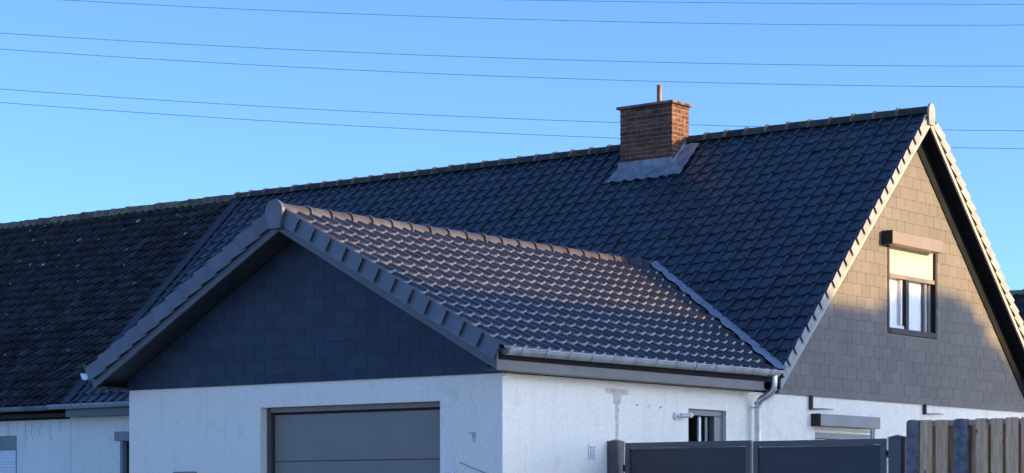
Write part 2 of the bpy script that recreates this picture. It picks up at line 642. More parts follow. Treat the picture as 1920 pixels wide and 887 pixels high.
# roof deck, tiles
deck = slab('roof', M['deck'], house, [(XJ, 0.02), (X1 - .05, .02), (X1 - .05, slope_len), (XJ, slope_len)], F_FRONT,
            (0, Y1, zm(Y1)), -.13, -.022)
deckb = slab('back_roof', M['deck'], house, [(-X1 + .05, .02), (-XJ, .02), (-XJ, slope_len), (-X1 + .05, slope_len)], F_BACK,
             (0, Y2, zm(Y2)), -.13, -.022)
spots = []
for r in range(25):
    y = Y1 + .1645 * r
    for c in range(61):
        x = X1 - .2315 * (c + 1)
        if x < XJ + .04: continue
        p = Vector((x, y, zm(y)))
        cx, cy = x + .115, y + .06
        if zm(cy) < zw(cx) - .20 and cx < .3: continue            # under the garage roof
        if -4.95 < cx < -3.75 and 8.95 < cy < 9.65: continue      # chimney foot
        spots.append(p)
lay_tiles(spots, tile_main, deck, F_FRONT, 300, .002, .006)
bspots = [Vector((XJ + .2315 * (c + 1), Y2 - .1645 * r, zm(Y2 - .1645 * r))) for r in range(24) for c in range(59)]
lay_tiles(bspots, tile_main, deckb, F_BACK, 0, .002, .004)
b = MB()                                                           # dark strip where the two roofs join
b.obox((XJ, Y1, zm(Y1)), *F_FRONT, (-.09, .12), (-.02, slope_len), (.026, .036))
b.build('junction_strip', M['strip'], deck)

vm = verge_mesh(.2287, .034, .100, [M['verge_light'], M['tile']], proud=.034)
vm2 = verge_mesh(.2287, .034, .100, [M['verge_light'], M['tile']], proud=.034, side=-1)
for r in range(24):
    y = Y1 - .004 + .1645 * r
    put('verge_tile', vm, deck, (.226, y, zm(y)), frame3(F_FRONT))
    y = Y2 + .004 - .1645 * r
    put('verge_tile', vm2, deckb, (.226, y, zm(y)), frame3(F_BACK))
# barge boards (butt at the apex, ends cut plumb), soffits behind them
zb = lambda y: 6.972 - KM * abs(y - RY)
for s, dk in ((-1, deck), (1, deckb)):
    ye = RY + s * (RY - 5.455)
    b = MB()
    pl = [(RY + s * .001, zb(RY)), (ye, zb(ye)), (ye, zb(ye) + .20), (RY + s * .001, zb(RY) + .20)]
    b.prism(pl, lambda u, v, d: (d, u, v), .200, .225)
    tag(b.build('barge_board', M['barge_l'], dk), 'pale barge board under the verge tiles')
    b = MB()
    pl = [(RY + s * .002, zb(RY) + .004), (ye, zb(ye) + .004), (ye, zb(ye) + .03), (RY + s * .002, zb(RY) + .03)]
    b.prism(pl, lambda u, v, d: (d, u, v), XG - .02, .1995)
    b.build('soffit', M['soffit_m'], dk)
boxpart('eave_return', M['grey'], house, (XG + .002, .198), (5.46, 5.70), (2.985, 3.02), .002)
# ridge
rm = ridge_mesh(.3655, .105, .112, [M['ridge_moss'], M['ridge_nose']], skirt=.018, collar=.020, clen=.045)
nr = int((X1 + 13.75) / .3655) + 1
ridge_line('ridge_tile', rm, deck, (-.288 - 37 * .3655, RY, 7.173), (1, 0, 0), .3655, 37)
rm_last = ridge_mesh(.47, .105, .112, [M['ridge_moss'], M['ridge_nose']], skirt=.018, collar=.020, clen=.045)
ridge_line('ridge_tile', rm_last, deck, (-.288, RY, 7.173), (1, 0, 0), .3655, 1)
b = MB()
prof = [(-.075, -.19), (.075, -.19), (.098, -.05)] + [(.098 * math.cos(a), .125 * math.sin(a) + .0) for a in [math.pi * k / 10 for k in range(1, 10)]] + [(-.098, -.05)]
b.prism(prof, lambda u, v, d: (d, RY - .02 + u, 7.172 + v), .226, .264)
b.build('ridge_end_cap', M['verge_light'], deck, .006)
# bedding mortar / dark joint below the ridge tiles
b = MB()
for s in (-1, 1):
    b.face([(XJ, RY + s * .10, 7.08), (X1 - .03, RY + s * .10, 7.08), (X1 - .03, RY + s * .03, 7.20), (XJ, RY + s * .03, 7.20)])
b.build('ridge_bedding', M['deck'], deck)

# chimney
CX0, CX1, CY0, CY1, CT = -4.84, -3.865, 9.05, 9.52, 7.70
ch = boxpart('chimney', M['mortar'], deck, (CX0 + .008, CX1 - .008), (CY0 + .008, CY1 - .008), (6.4, CT), 0)
bh, bl, jt = .0575, .190, .012
nrow = int((CT - 6.5) / (bh + jt))
bmesh_cache = {}


def brick(x, y, z, parent):
    key = (round(x[1] - x[0], 3), round(y[1] - y[0], 3))
    if key not in bmesh_cache:
        q = MB()
        q.box((-key[0] / 2, key[0] / 2), (-key[1] / 2, key[1] / 2), (-bh / 2, bh / 2))
        bmesh_cache[key] = q.mesh('brick', M['brick'], .004)
    put('brick', bmesh_cache[key], parent, ((x[0] + x[1]) / 2 + random.uniform(-.002, .002), (y[0] + y[1]) / 2 + random.uniform(-.002, .002), z + bh / 2))


for r in range(nrow + 1):
    z = CT - (r + 1) * (bh + jt) + jt
    off = 0 if r % 2 else (bl + jt) / 2
    wl = CX1 - CX0
    u = -off
    while u < wl - .02:                                            # front face
        a, c = max(0, u), min(wl, u + bl)
        if c - a > .03: brick((CX0 + a, CX0 + c), (CY0, CY0 + .09), z, ch)
        u += bl + jt
    dl = CY1 - CY0 - .092 - jt
    u = -(0 if r % 2 == 0 else (bl + jt) / 2)
    while u < dl - .02:                                            # right face
        a, c = max(0, u), min(dl, u + bl)
        if c - a > .03: brick((CX1 - .09, CX1), (CY0 + .092 + jt + a, CY0 + .092 + jt + c), z, ch)
        u += bl + jt
b = MB()
b.box((CX0 - .05, CX1 + .05), (CY0 - .05, CY1 + .05), (CT + .002, CT + .045))
b.build('chimney_cap', M['cap'], ch, .012)
b = MB()
b.tube([(-4.27, 9.30, CT), (-4.27, 9.30, CT + .36)], .040, 12)
b.build('flue_pipe', M['flue'], ch)
# lead flashing: apron upstand, apron, side soaker
b = MB()
zr = lambda y, n=0.0: zm(y) + n * nm
rows = []
for (yo, zo) in ((CY0 - .012, .13), (CY0 - .014, .03), (CY0 - .06, None), (CY0 - .22, None)):
    row = []
    for k in range(25):
        x = CX0 - .03 - (.04 if zo is None and yo < 8.9 else 0) + (CX1 - CX0 + (.12 if zo is None else .05)) * k / 24
        wv = (.012 + .011 * math.sin((x - X1) / .2315 * 2 * math.pi + 1.0)) if zo is None else 0
        edge = .004 * math.sin(k * 2.1) if zo is None and yo < 8.9 else 0
        row.append((x, yo + edge, (zr(CY0) + .055 + zo) if zo is not None else zr(yo + edge, .040 + wv)))
    rows.append(row)
b.grid(rows)
rows = []
for k in range(13):
    y = CY0 - .21 + .56 * k / 12
    wob = .010 * math.sin(k * 1.7)
    yy = max(y, CY0 - .02)
    r_ = [(CX1 + .010, y, zr(y, .05) + (.07 if y > CY0 - .05 else .0)),
          (CX1 + .014, y, zr(y, .055)),
          (CX1 + .13, y, zr(y, .060 + wob)), (CX1 + .27 + wob, y, zr(y, .052))]
    rows.append(r_)
b.grid(rows, flip=True)
b.face([(CX0 - .03, CY0 - .012, zr(CY0) + .18), (CX0 - .03, CY0 - .014, zr(CY0) + .06), (CX0 - .07, CY0 - .22, zr(CY0 - .22, .045)), (CX0 - .14, CY0 - .19, zr(CY0 - .19, .045)), (CX0 - .05, CY0 + .05, zr(CY0 + .05, .06))])
b.build('flashing', M['lead'], ch, recalc=False)

# gable slates
und = MB()
gs_poly = [(5.62, 3.0), (13.54, 3.0), (RY, 6.965)]
und.prism(gs_poly, lambda u, v, d: (d, u, v), XG + .003, XG + .012, [rect((WU[0] - .02, WU[1] + .02, WU[2] - .02, WU[3] + .15))])
clad = und.build('slate_cladding', M['membrane'], house)


def slate_mesh(poly, fn, n0, n1, tilt, vlo, th=.006):
    q = MB()
    H = .2
    q.prism(poly, lambda u, v, d: fn(u, v, d + tilt * (1 - (v - vlo) / H)), n0, n0 + th)
    return q


def lay_slates(name, parent, fn, m, lo, hi, zstart, course, width, planes, holes, off, keep=300, tilt=.004, n0=.0, hook=True):
    items = []
    r = 0
    z = zstart
    hooks = MB()
    while z < hi[1]:
        h = course - .002
        if r == 0: h = course * .62 - .002
        u = lo[0] + (off if r % 2 else 0) - width
        while u < hi[0]:
            j = random.uniform(-.0006, .0006)
            base = [(u + .0022 + j, z), (u + width - .0022 + j, z), (u + width - .0022 + j, z + h), (u + .0022 + j, z + h)]
            pieces = [base]
            for (a0, a1, b0, b1) in holes:
                nxt = []
                for p in pieces:
                    us, vs = [t[0] for t in p], [t[1] for t in p]
                    if max(us) <= a0 or min(us) >= a1 or max(vs) <= b0 or min(vs) >= b1:
                        nxt.append(p)
                        continue
                    for pl in ([(1, 0, a0)], [(-1, 0, -a1)], [(0, 1, b0), (-1, 0, -a0), (1, 0, a1)], [(0, -1, -b1), (-1, 0, -a0), (1, 0, a1)]):
                        c = clip_poly(p, pl)
                        if c and area(c) > .0004: nxt.append(c)
                pieces = nxt
            for p in pieces:
                c = clip_poly(p, planes)
                if c and area(c) > .0008: items.append((area(c), z, c))
                if hook and c and area(c) > .02:
                    q = fn((c[0][0] + c[1][0]) / 2, z - .004, n0 + .016)
                    s = .0016
                    hooks.box((q[0] - s, q[0] + s), (q[1] - s, q[1] + s), (q[2] - .004, q[2] + .010))
            u += width
        z += h + .002
        r += 1
    items.sort(key=lambda t: -t[0])
    rest = MB()
    for i, (a, z, c) in enumerate(items):
        th = random.uniform(.0055, .0075)
        if i < keep:
            q = slate_mesh(c, fn, n0, 0, tilt, z, th)
            q.build(name, m, parent)
        else:
            rest.prism(c, lambda u, v, d: fn(u, v, d + tilt * (1 - (v - z) / .2)), n0, n0 + th)
    if rest.v: tag(rest.build(name + 's', m, parent), kind='stuff')
    if hook: tag(hooks.build('slate_hook', M['hook'], parent), kind='stuff')


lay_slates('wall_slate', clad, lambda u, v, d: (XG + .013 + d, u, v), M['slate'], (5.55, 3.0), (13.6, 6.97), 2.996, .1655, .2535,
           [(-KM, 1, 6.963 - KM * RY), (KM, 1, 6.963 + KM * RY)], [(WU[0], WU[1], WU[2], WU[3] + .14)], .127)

# dark boards along the rakes, on the slates
for s_, dk in ((-1, deck), (1, deckb)):
    pl = [(RY + s_ * .003, 6.95), (RY + s_ * 3.93, 6.95 - KM * 3.93), (RY + s_ * 3.63, 6.95 - KM * 3.93), (RY + s_ * .003, 6.95 - .30)]
    b = MB()
    b.prism(pl, lambda u, v, d: (d, u, v), XG + .021, XG + .040)
    b.build('rake_board', M['soffit_m'], house)
# upper window with roller shutter
fr = MB()
y0, y1, z0, z1 = WU
fx = XG + .022
win = boxpart('window', M['frame_b'], house, (XG - .10, fx + .010), (y0 + .004, y0 + .055), (z0 + .004, z1), .003)   # left jamb = body of the window
for nme, yy, zz, dx in (('frame_side', (y1 - .055, y1 - .004), (z0 + .004, z1), 0), ('frame_sill', (y0 + .056, y1 - .056), (z0 + .004, z0 + .085), .02),
                        ('mullion', (G(9.335), G(9.425)), (z0 + .086, H(4.80)), -.035), ('shutter_end_bar', (y0 + .056, y1 - .056), (H(4.762), H(4.822)), -.012)):
    boxpart(nme, M['frame_b'] if nme != 'shutter_end_bar' else M['box_u'], win, (XG - .10, fx + dx), yy, zz, .003)
boxpart('sash', M['frame_w'], win, (XG - .11, XG - .035), (y0 + .057, y0 + .085), (z0 + .086, H(4.76)), .003)
boxpart('sash', M['frame_g'], win, (XG - .11, XG - .04), (G(9.95), G(10.03)), (z0 + .086, H(4.76)), .003)
boxpart('sash', M['frame_g'], win, (XG - .11, XG - .05), (G(10.10), G(10.178)), (z0 + .086, H(4.76)), .003)
boxpart('sash', M['frame_w'], win, (XG - .11, XG - .04), (y0 + .087, G(9.333)), (z0 + .086, z0 + .14), .003)
boxpart('sash', M['frame_w'], win, (XG - .11, XG - .04), (G(9.225), G(9.27)), (z0 + .142, H(4.76)), .003)
for a, c in ((y0 + .087, G(9.333)), (G(9.427), G(10.178))):
    g = MB()
    g.face([(XG - .075, a, z0 + .086), (XG - .075, c, z0 + .086), (XG - .075, c, H(4.76)), (XG - .075, a, H(4.76))])
    g.build('pane', M['glass'], win)
cu = MB()
cu.grid([[(XG - .092 + .005 * math.sin(k * 1.9) + .003 * math.sin(k * .7), y0 + .03 + (y1 - y0 - .06) * k / 60, z) for k in range(61)] for z in (z0 - .05, H(5.2))])
cu.build('curtain', M['curtain'], win)
sh = MB()
nsl = 9
for k in range(nsl):                                               # curved shutter slats in one curtain
    za, zb_ = H(4.822) + (H(5.225) - H(4.822)) * k / nsl, H(4.822) + (H(5.225) - H(4.822)) * (k + 1) / nsl
    h = zb_ - za
    prof = [(0, za + .001), (.0045, za + h * .22), (.006, za + h * .5), (.0045, za + h * .78), (0, zb_ - .001)]
    sh.grid([[(XG - .022 + a, y0 + .056, z), ] + [(XG - .022 + a, y1 - .056, z)] for a, z in prof])
sh.build('roller_shutter', M['shut_u'], win, recalc=False)
boxpart('shutter_box', M['box_u'], win, (XG, XG + .185), (G(8.56), G(10.09)), (H(5.203), H(5.386)), .006)
boxpart('box_end', M['box_side'], win, (XG, XG + .19), (G(8.548), G(8.5585)), (H(5.198), H(5.39)), .002)
boxpart('window_backing', M['interior'], house, (-1.2, -1.19), (8.5, 11.0), (3.6, 5.6), 0)

# lower window with shutter box above the gate
y0, y1, z0, z1 = WL
win2 = boxpart('window', M['frame_g'], house, (XG - .10, XG - .01), (y1 - .075, y1 - .003), (z0, z1 - .003), .003)
boxpart('frame_side', M['frame_g'], win2, (XG - .10, XG - .01), (y0 + .003, y0 + .02), (z0, z1 - .003), .003)
boxpart('shutter_box', M['box'], win2, (XG, XG + .14), (G(6.642), G(8.29)), (H(2.602), H(2.762)), .006)
boxpart('box_end', M['frame_b'], win2, (XG, XG + .145), (G(6.630), G(6.641)), (H(2.598), H(2.766)), .002)
sh = MB()
for k in range(2):
    za = H(2.515) + .045 * k
    sh.grid([[(XG - .035 + a, y0 + .02, z), (XG - .035 + a, y1 - .075, z)] for a, z in ((0, za), (.010, za + .012), (.012, za + .026), (.008, za + .038), (0, za + .044))])
sh.build('roller_shutter', M['shut'], win2, recalc=False)
boxpart('shutter_end_bar', M['box'], win2, (XG - .06, XG - .02), (y0 + .021, y1 - .076), (2.44, H(2.514)), .004)
g = MB()
g.face([(XG - .09, y0, z0), (XG - .09, y1, z0), (XG - .09, y1, 2.5), (XG - .09, y0, 2.5)])
g.build('pane', M['glass'], win2)
boxpart('room_back', M['interior'], house, (-1.4, -1.39), (6.2, 9.3), (.9, 2.6), 0)

# brackets under the slates
for yb, z0b in ((G(6.57), 2.813), (G(9.815), 2.853)):
    br = MB()
    br.box((XG, XG + .055), (yb, yb + .03), (z0b, 3.006))
    br.box((XG, XG + .012), (yb + .03, yb + .06), (z0b + .02, 3.006))
    o = br.build('wall_bracket', M['rust'], house, .003)
    br = MB()
    br.tube([(XG + .03, yb + .03, z0b + .012), (XG + .05, yb + .30, z0b + .022), (XG + .05, yb + .56, z0b + .024)], [.011, .009, .005], 6)
    br.build('rod', M['rust'], o)

# front window of the house, its shutter box shows left of the garage
win3 = boxpart('window', M['frame_g'], house, (-12.69, -12.61), (5.78, 5.86), (.955, 2.595), .003)
boxpart('shutter_box', M['box'], win3, (-12.70, -10.9), (5.62, 5.749), (2.60, 2.755), .005)
boxpart('guide_rail', M['frame_g'], win3, (-12.60, -12.53), (5.66, 5.749), (.95, 2.598), .004)
boxpart('roller_shutter', M['shut_w'], win3, (-12.528, -10.98), (5.80, 5.83), (.955, 2.595), .0)

# ------------------------------------------------------------------ gutters
def gutter(parent, p0, p1, out, r, m, step, name='gutter', caps=(True, True), capm=None, bm=None):
    """half-round trough from p0 to p1 (centres at rim height); OUT = horizontal unit vector to the front rim"""
    p0, p1, out = Vector(p0), Vector(p1), Vector(out)
    b = MB()
    n = 12
    arc = lambda p, rr: [p + out * rr * math.cos(a) - Zv * rr * math.sin(a) for a in [math.pi * k / n for k in range(n + 1)]]
    b.grid([arc(p0, r), arc(p1, r)])
    b.grid([arc(p0, r - .004), arc(p1, r - .004)], flip=True)
    bead = out * (r + .004) + Zv * .002
    b.tube([p0 + bead, p1 + bead], .009, 8)
    g = b.build(name, m, parent, recalc=False)
    d = (p1 - p0)
    L = d.length
    d.normalize()
    k = step * .45
    while k < L - .03:
        q = p0 + d * k
        c = MB()
        c.grid([arc(q, r + .0035), arc(q + d * .016, r + .0035)])
        c.obox(q + out * (r + .004), d, out, Zv, (0, .016), (-.012, .012), (-.004, .016))
        c.build('gutter_bracket', bm or M['seam'], g, recalc=False)
        k += step
    for e, p, s in ((caps[0], p0, -1), (caps[1], p1, 1)):
        if e:
            c = MB()
            prof = [(r * math.cos(a), -r * math.sin(a)) for a in [math.pi * j / n for j in range(n + 1)]]
            c.prism(prof, lambda u, v, dd: p + out * u + Zv * v + d * dd, s * .001, s * .005)
            c.build('gutter_end', capm or m, g)
    return g


gutter(house, (-14.03, 5.40 - .02, 3.215), (-6.02, 5.38, 3.235), (0, -1, 0), .068, M['zinc'], .42, caps=(True, False))
b = MB()
b.box((-13.75, -6.02), (5.47, 5.50), (3.02, 3.16))
b.box((-13.75, -6.02), (5.505, 5.748), (3.02, 3.045))
b.build('fascia', M['grey'], house, .003)

# ------------------------------------------------------------------ GARAGE
garage = empty('garage', (-3, 2.8, 0), 'white garage wing with a dark slate gable, grey door and low glossy tiled roof', 'garage')
b = MB()
DO = (-3.686, -.886, 0.0, 2.715)
b.prism([(-6, 0), (DO[0], 0), (DO[0], DO[3]), (DO[1], DO[3]), (DO[1], 0), (0, 0), (0, 2.994), (-.02, 2.994), (RX, 4.68), (-5.98, 2.994), (-6, 2.994)], lambda u, v, d: (u, d, v), 0, .22)
b.build('front_wall', M['stucco'], garage)
SW = (3.65, 4.505, 1.55, 2.732)
b = MB()
b.prism([(.22, 0), (5.119, 0), (5.119, 2.996), (.22, 2.996)], lambda u, v, d: (d, u, v), -.24, 0, [rect(SW)])
sidew = b.build('side_wall', M['stucco'], garage)
boxpart('left_wall', M['stucco'], garage, (-6, -5.78), (.2205, 5.745), (0, 2.994), 0)
boxpart('ceiling', M['interior'], garage, (-5.77, -.245), (.225, 5.74), (2.80, 2.9), 0)
boxpart('inner_wall', M['interior'], garage, (-1.6, -1.55), (.23, 5.7), (0.02, 2.79), 0)
# slate gable
b = MB()
zu = lambda x: 4.731 - KW * abs(x - RX)
b.prism([(-6.0, 2.997), (0, 2.997), (0, 3.05), (RX, 4.70), (-6.0, 3.05)], lambda u, v, d: (u, -d, v), .003, .012)
gclad = b.build('slate_cladding', M['membrane'], garage)
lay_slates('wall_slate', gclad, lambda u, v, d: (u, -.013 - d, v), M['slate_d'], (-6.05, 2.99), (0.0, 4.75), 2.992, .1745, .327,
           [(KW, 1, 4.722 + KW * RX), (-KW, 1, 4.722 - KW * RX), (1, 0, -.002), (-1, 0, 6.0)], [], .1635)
# roof deck: polygons cut along the valleys
EX, FY = .265, -.40
def wing_poly(s):
    # (y, distance up slope) ; s=+1 right slope
    top = (EX - RX) * nw
    vy = lambda z: (z - Z0M) / KM
    return [(FY, 0), (vy(zw(EX)) + .05, 0), (vy(ZRW) + .05, top), (FY, top)]
gdeck = slab('roof', M['deck'], garage, wing_poly(1), F_RIGHT, (EX, 0, zw(EX)), -.15, -.022)
gdeckl = slab('left_roof', M['deck'], garage, [(-u, v) for u, v in wing_poly(-1)], F_LEFT, (2 * RX - EX, 0, zw(EX)), -.15, -.022)
spots, lspots = [], []
GX0, GY0 = .295, -.3315
for r in range(13):
    x = GX0 - .2447 * r
    for c in range(38):
        y = GY0 + .2065 * c
        cx, cy = x - .1, y + .1
        if zw(cx) < zm(cy) - .20 or (cy > 5.40 and x > .0): continue
        spots.append(Vector((x, y, zw(x))))
        lspots.append(Vector((2 * RX - x, y + .2065, zw(x))))
lay_tiles(spots, tile_wing, gdeck, F_RIGHT, 300, .0012, .0035)
lay_tiles(lspots, tile_wing, gdeckl, F_LEFT, 0, .002, .004)
gv = verge_mesh(.2775, .034, .155, [M['verge'], M['tile2']], side=-1)
gvl = verge_mesh(.2775, .034, .155, [M['verge'], M['tile2']], side=1)
for r in range(13):
    x = GX0 + .006 - .2447 * r
    put('verge_tile', gv, gdeck, (x, -.408, zw(x)), frame3(F_RIGHT))
    put('verge_tile', gvl, gdeckl, (2 * RX - x, -.408, zw(x)), frame3(F_LEFT))
for s, dk in ((1, gdeck), (-1, gdeckl)):
    xe = RX + s * (.233 - RX)
    b = MB()
    pl = [(RX + s * .001, zu(RX)), (xe, zu(xe)), (xe, zu(xe) + .24), (RX + s * .001, zu(RX) + .24)]
    b.prism(pl, lambda u, v, d: (u, d, v), -.394, -.364)
    b.build('barge_board', M['grey_f'], dk, .002)
    b = MB()
    pl = [(RX + s * .002, zu(RX) + .006), (xe - s * .03, zu(xe) + .022), (xe - s * .03, zu(xe) + .05), (RX + s * .002, zu(RX) + .034)]
    b.prism(pl, lambda u, v, d: (u, d, v), -.3635, .02)
    b.build('soffit', M['soffit'], dk)
# eave fascias and flat eave soffits
boxpart('fascia', M['grey'], garage, (.205, .233), (-.3635, 5.03), (3.0, 3.112), .002)
boxpart('eave_shade_board', M['soffit_m'], garage, (.09, .13), (-.3635, 5.03), (3.031, 3.19), 0)  # black strip set back here to stand for the shadow under the gutter
boxpart('eave_soffit', M['grey'], garage, (.001, .2045), (-.0, 5.11), (3.004, 3.03), 0)
boxpart('fascia_end', M['grey'], garage, (.03, .2045), (4.99, 5.03), (2.998, 3.088), 0)
boxpart('fascia', M['grey'], garage, (-6.233, -6.205), (-.3635, 5.5), (3.0, 3.165), .002)
boxpart('eave_soffit', M['grey'], garage, (-6.2045, -6.001), (0, 5.5), (3.004, 3.03), 0)
# box ends closing the eave corners below the barge boards
for xa, xb_ in ((.012, .2045), (-6.2045, -6.012)):
    boxpart('eave_box', M['soffit'], garage, (xa, xb_), (-.3630, -.002), (3.004, 3.03), 0)
gg = gutter(garage, (.305, -.33, 3.226), (.305, 5.22, 3.247), (1, 0, 0), .070, M['zinc'], .425, capm=M['zinc_new'])
gutter(garage, (-6.372, -.40, 3.20), (-6.372, 5.3, 3.215), (-1, 0, 0), .080, M['zinc'], .425, capm=M['plastic'])
# downspout with swan neck
b = MB()
path = [(.303, 5.15, 3.19), (.303, 5.15, 3.08), (.295, 5.15, 3.03), (.27, 5.14, 2.985), (.22, 5.12, 2.94), (.15, 5.10, 2.895), (.112, 5.095, 2.85), (.10, 5.095, 2.80), (.10, 5.095, 2.0), (.10, 5.095, .05)]
b.tube(path, .044, 14)
ds = b.build('downspout', M['zinc_new'], garage)
for z in (2.79, 1.6):
    c = MB()
    c.tube([(.10, 5.095, z - .012), (.10, 5.095, z + .012)], .049, 14)
    c.box((.005, .06), (5.085, 5.105), (z - .008, z + .008))
    c.build('pipe_clamp', M['zinc'], ds)
c = MB()
c.tube([(.10, 5.095, 2.83), (.10, 5.095, 2.86)], .0475, 14)
c.build('pipe_collar', M['zinc'], ds)
# ridge
grm = ridge_mesh(.3605, .098, .104, [M['ridge2'], M['ridge2']], skirt=.055, collar=.018, clen=.05)
ridge_line('ridge_tile', grm, gdeck, (RX, .041, 4.965), (0, 1, 0), .3605, 20, .002, .003)
grm_first = ridge_mesh(.466, .098, .104, [M['ridge2'], M['ridge2']], skirt=.055, collar=.018, clen=.05)
ridge_line('ridge_tile', grm_first, gdeck, (RX, -.425, 4.965), (0, 1, 0), .3605, 1, .002, .003)
b = MB()
prof = [(-.085, -.205), (.085, -.205), (.125, -.075)] + [(.138 * math.cos(a), .138 * math.sin(a) - .005) for a in [math.pi * k / 12 for k in range(0, 13)]] + [(-.125, -.075)]
b.prism(prof, lambda u, v, d: (RX + u, d, 4.955 + v), -.475, -.425)
b.build('ridge_end_cap', M['verge'], gdeck, .008)
# valley flashing, draped over the garage tiles
b = MB()
rows = []
NV = 90
for k in range(NV + 1):
    t = k / NV
    x = RX + .0 + (EX + .02 - RX) * t
    y = (zw(x) - Z0M) / KM
    base = Vector((x, y, zw(x)))
    row = []
    for j, dv in enumerate((.03, -.045, -.10, -.165)):
        # step away from the valley, toward -y on the garage slope
        yy = y + dv + (-.030 * abs(math.sin(math.pi * (y - GY0) / .2065 * .5)) + .012 * math.sin(k * .9) if j == 3 else 0)
        roll = .012 * (1 + math.cos(2 * math.pi * ((yy - GY0) / .2065 - .88)))
        lift = (.075, .062, .052 + roll * .5, .036 + roll)[j]
        row.append(base + Yv * (yy - y) + F_RIGHT[2] * lift)
    rows.append(row)
b.grid(rows, flip=True)
b.build('valley_flashing', M['lead_v'], gdeck, recalc=True)

# sectional door
dr = MB()
x0, x1, zt = -3.60, -1.0, 2.648
door = boxpart('garage_door', M['door_frame'], garage, (DO[0] + .002, -3.625), (.108, .218), (0, 2.7145), .003)
boxpart('frame_side', M['door_frame'], door, (-.955, DO[1] - .002), (.108, .218), (0, 2.7145), .003)
boxpart('frame_head', M['door'], door, (-3.624, -.956), (.112, .218), (2.655, 2.7145), .003)
boxpart('door_seal', M['black'], door, (-3.624, -.956), (.170, .22), (0, 2.654), 0)
for k, (za, zb_) in enumerate(((2.075, 2.628), (1.515, 2.071), (.955, 1.511), (.395, .951), (.01, .391))):
    boxpart('door_panel', M['door'], door, (-3.598, -.975), (.150, .169), (za, zb_), .006)

# small tilted window in the side wall
y0, y1, z0, z1 = SW
sw = boxpart('window', M['frame_g'], garage, (-.13, -.05), (y0 + .002, y1 - .002), (z1 - .075, z1 - .002), .003)
boxpart('frame_side', M['frame_g'], sw, (-.13, -.05), (y1 - .20, y1 - .002), (z0 + .002, z1 - .077), .004)
boxpart('frame_side', M['frame_b'], sw, (-.13, -.05), (y0 + .002, y0 + .02), (z0 + .002, z1 - .077), .003)
boxpart('frame_sill', M['frame_g'], sw, (-.13, -.03), (y0 + .021, y1 - .201), (z0 + .002, z0 + .06), .003)
boxpart('sash', M['frame_w'], sw, (-.128, -.10), (4.035, 4.085), (z0 + .061, z1 - .085), .003)
boxpart('sash', M['frame_g'], sw, (-.13, -.11), (4.19, 4.25), (z0 + .061, z1 - .085), .003)
g = MB()
g.face([(-.15, 4.076, z0 + .07), (-.15, 4.19, z0 + .07), (-.15, 4.19, 2.55), (-.15, 4.076, 2.55)])
g.build('pane', M['glass'], sw)
boxpart('mullion', M['frame_b'], sw, (-.14, -.12), (4.112, 4.125), (z0 + .062, z1 - .09), .002)

# air brick grille
gr = MB()
holes = []
for i in range(2):
    for j in range(5):
        a = 1.593 + i * .055
        c = 2.095 + j * .028
        holes.append([(a, c), (a + .034, c), (a + .034, c + .013), (a, c + .013)])
gr.prism([(1.575, 2.07), (1.708, 2.07), (1.708, 2.245), (1.575, 2.245)], lambda u, v, d: (d, u, v), .001, .013, holes)
vent = gr.build('air_vent', M['plastic'], garage)
boxpart('vent_back', M['box'], vent, (.0006, .002), (1.58, 1.70), (2.08, 2.235), 0)


def patch(name, pts, fn, m, parent, th=.003):
    b = MB()
    b.prism(pts, fn, .0008, th)
    return b.build(name, m, parent)


side = lambda u, v, d: (d, u, v)
frontf = lambda u, v, d: (u, -d, v)
patch('bare_render', [(1.90, 2.915), (2.375, 2.905), (2.36, 2.84), (2.33, 2.845), (2.255, 2.84), (2.22, 2.79), (2.215, 2.735), (2.185, 2.72), (2.18, 2.60), (2.17, 2.45), (2.165, 2.30),
                      (2.115, 2.30), (2.12, 2.48), (2.11, 2.66), (2.115, 2.73), (2.075, 2.735), (2.08, 2.80), (2.045, 2.845), (1.965, 2.85), (1.93, 2.865)], side, M['patch'], garage)
patch('bare_render', [(-.505, 2.356), (-.37, 2.36), (-.372, 2.30), (-.385, 2.245), (-.41, 2.243), (-.425, 2.30), (-.43, 2.345), (-.46, 2.335), (-.475, 2.348)], frontf, M['patch'], garage)
for y, z in ((2.55, 2.735), (2.80, 2.727), (3.04, 2.722)):
    patch('bare_render', [(y - .03, z), (y - .01, z + .015), (y + .02, z + .012), (y + .035, z + .001), (y + .01, z - .012), (y - .015, z - .014)], side, M['patch'], garage)
c = MB()
c.tube([(-.594, -.012, 2.028), (-.40, -.018, 1.962), (-.224, -.014, 1.905), (-.02, -.016, 1.83)], .0045, 6)
c.build('loose_cable', M['box'], garage)
boxpart('wall_box', M['plastic'], garage, (-.786, -.672), (-.05, -.0005), (1.80, 1.932), .006)
boxpart('wall_box', M['box'], garage, (-5.14, -4.77), (-.06, -.0005), (1.66, 1.962), .006)

# ------------------------------------------------------------------ camera-shaped wall fixture
camr = empty('security_camera', (0, 3.35, 2.635), 'small white cylindrical camera on a round base beside the small garage window', 'camera')
b = MB()
b.tube([(.0005, 3.35, 2.632), (.018, 3.35, 2.632), (.03, 3.35, 2.632)], [.048, .048, .036], 18)
b.build('base', M['plastic'], camr)
b = MB()
b.tube([(.028, 3.35, 2.632), (.055, 3.37, 2.632), (.07, 3.40, 2.634)], .018, 10)
b.build('arm', M['plastic'], camr)
b = MB()
b.tube([(.07, 3.375, 2.634), (.09, 3.52, 2.641)], .027, 16)
b.build('body', M['fixture'], camr)
b = MB()
b.tube([(.0902, 3.522, 2.641), (.094, 3.575, 2.643)], .031, 16)
b.build('hood', M['plastic'], camr)

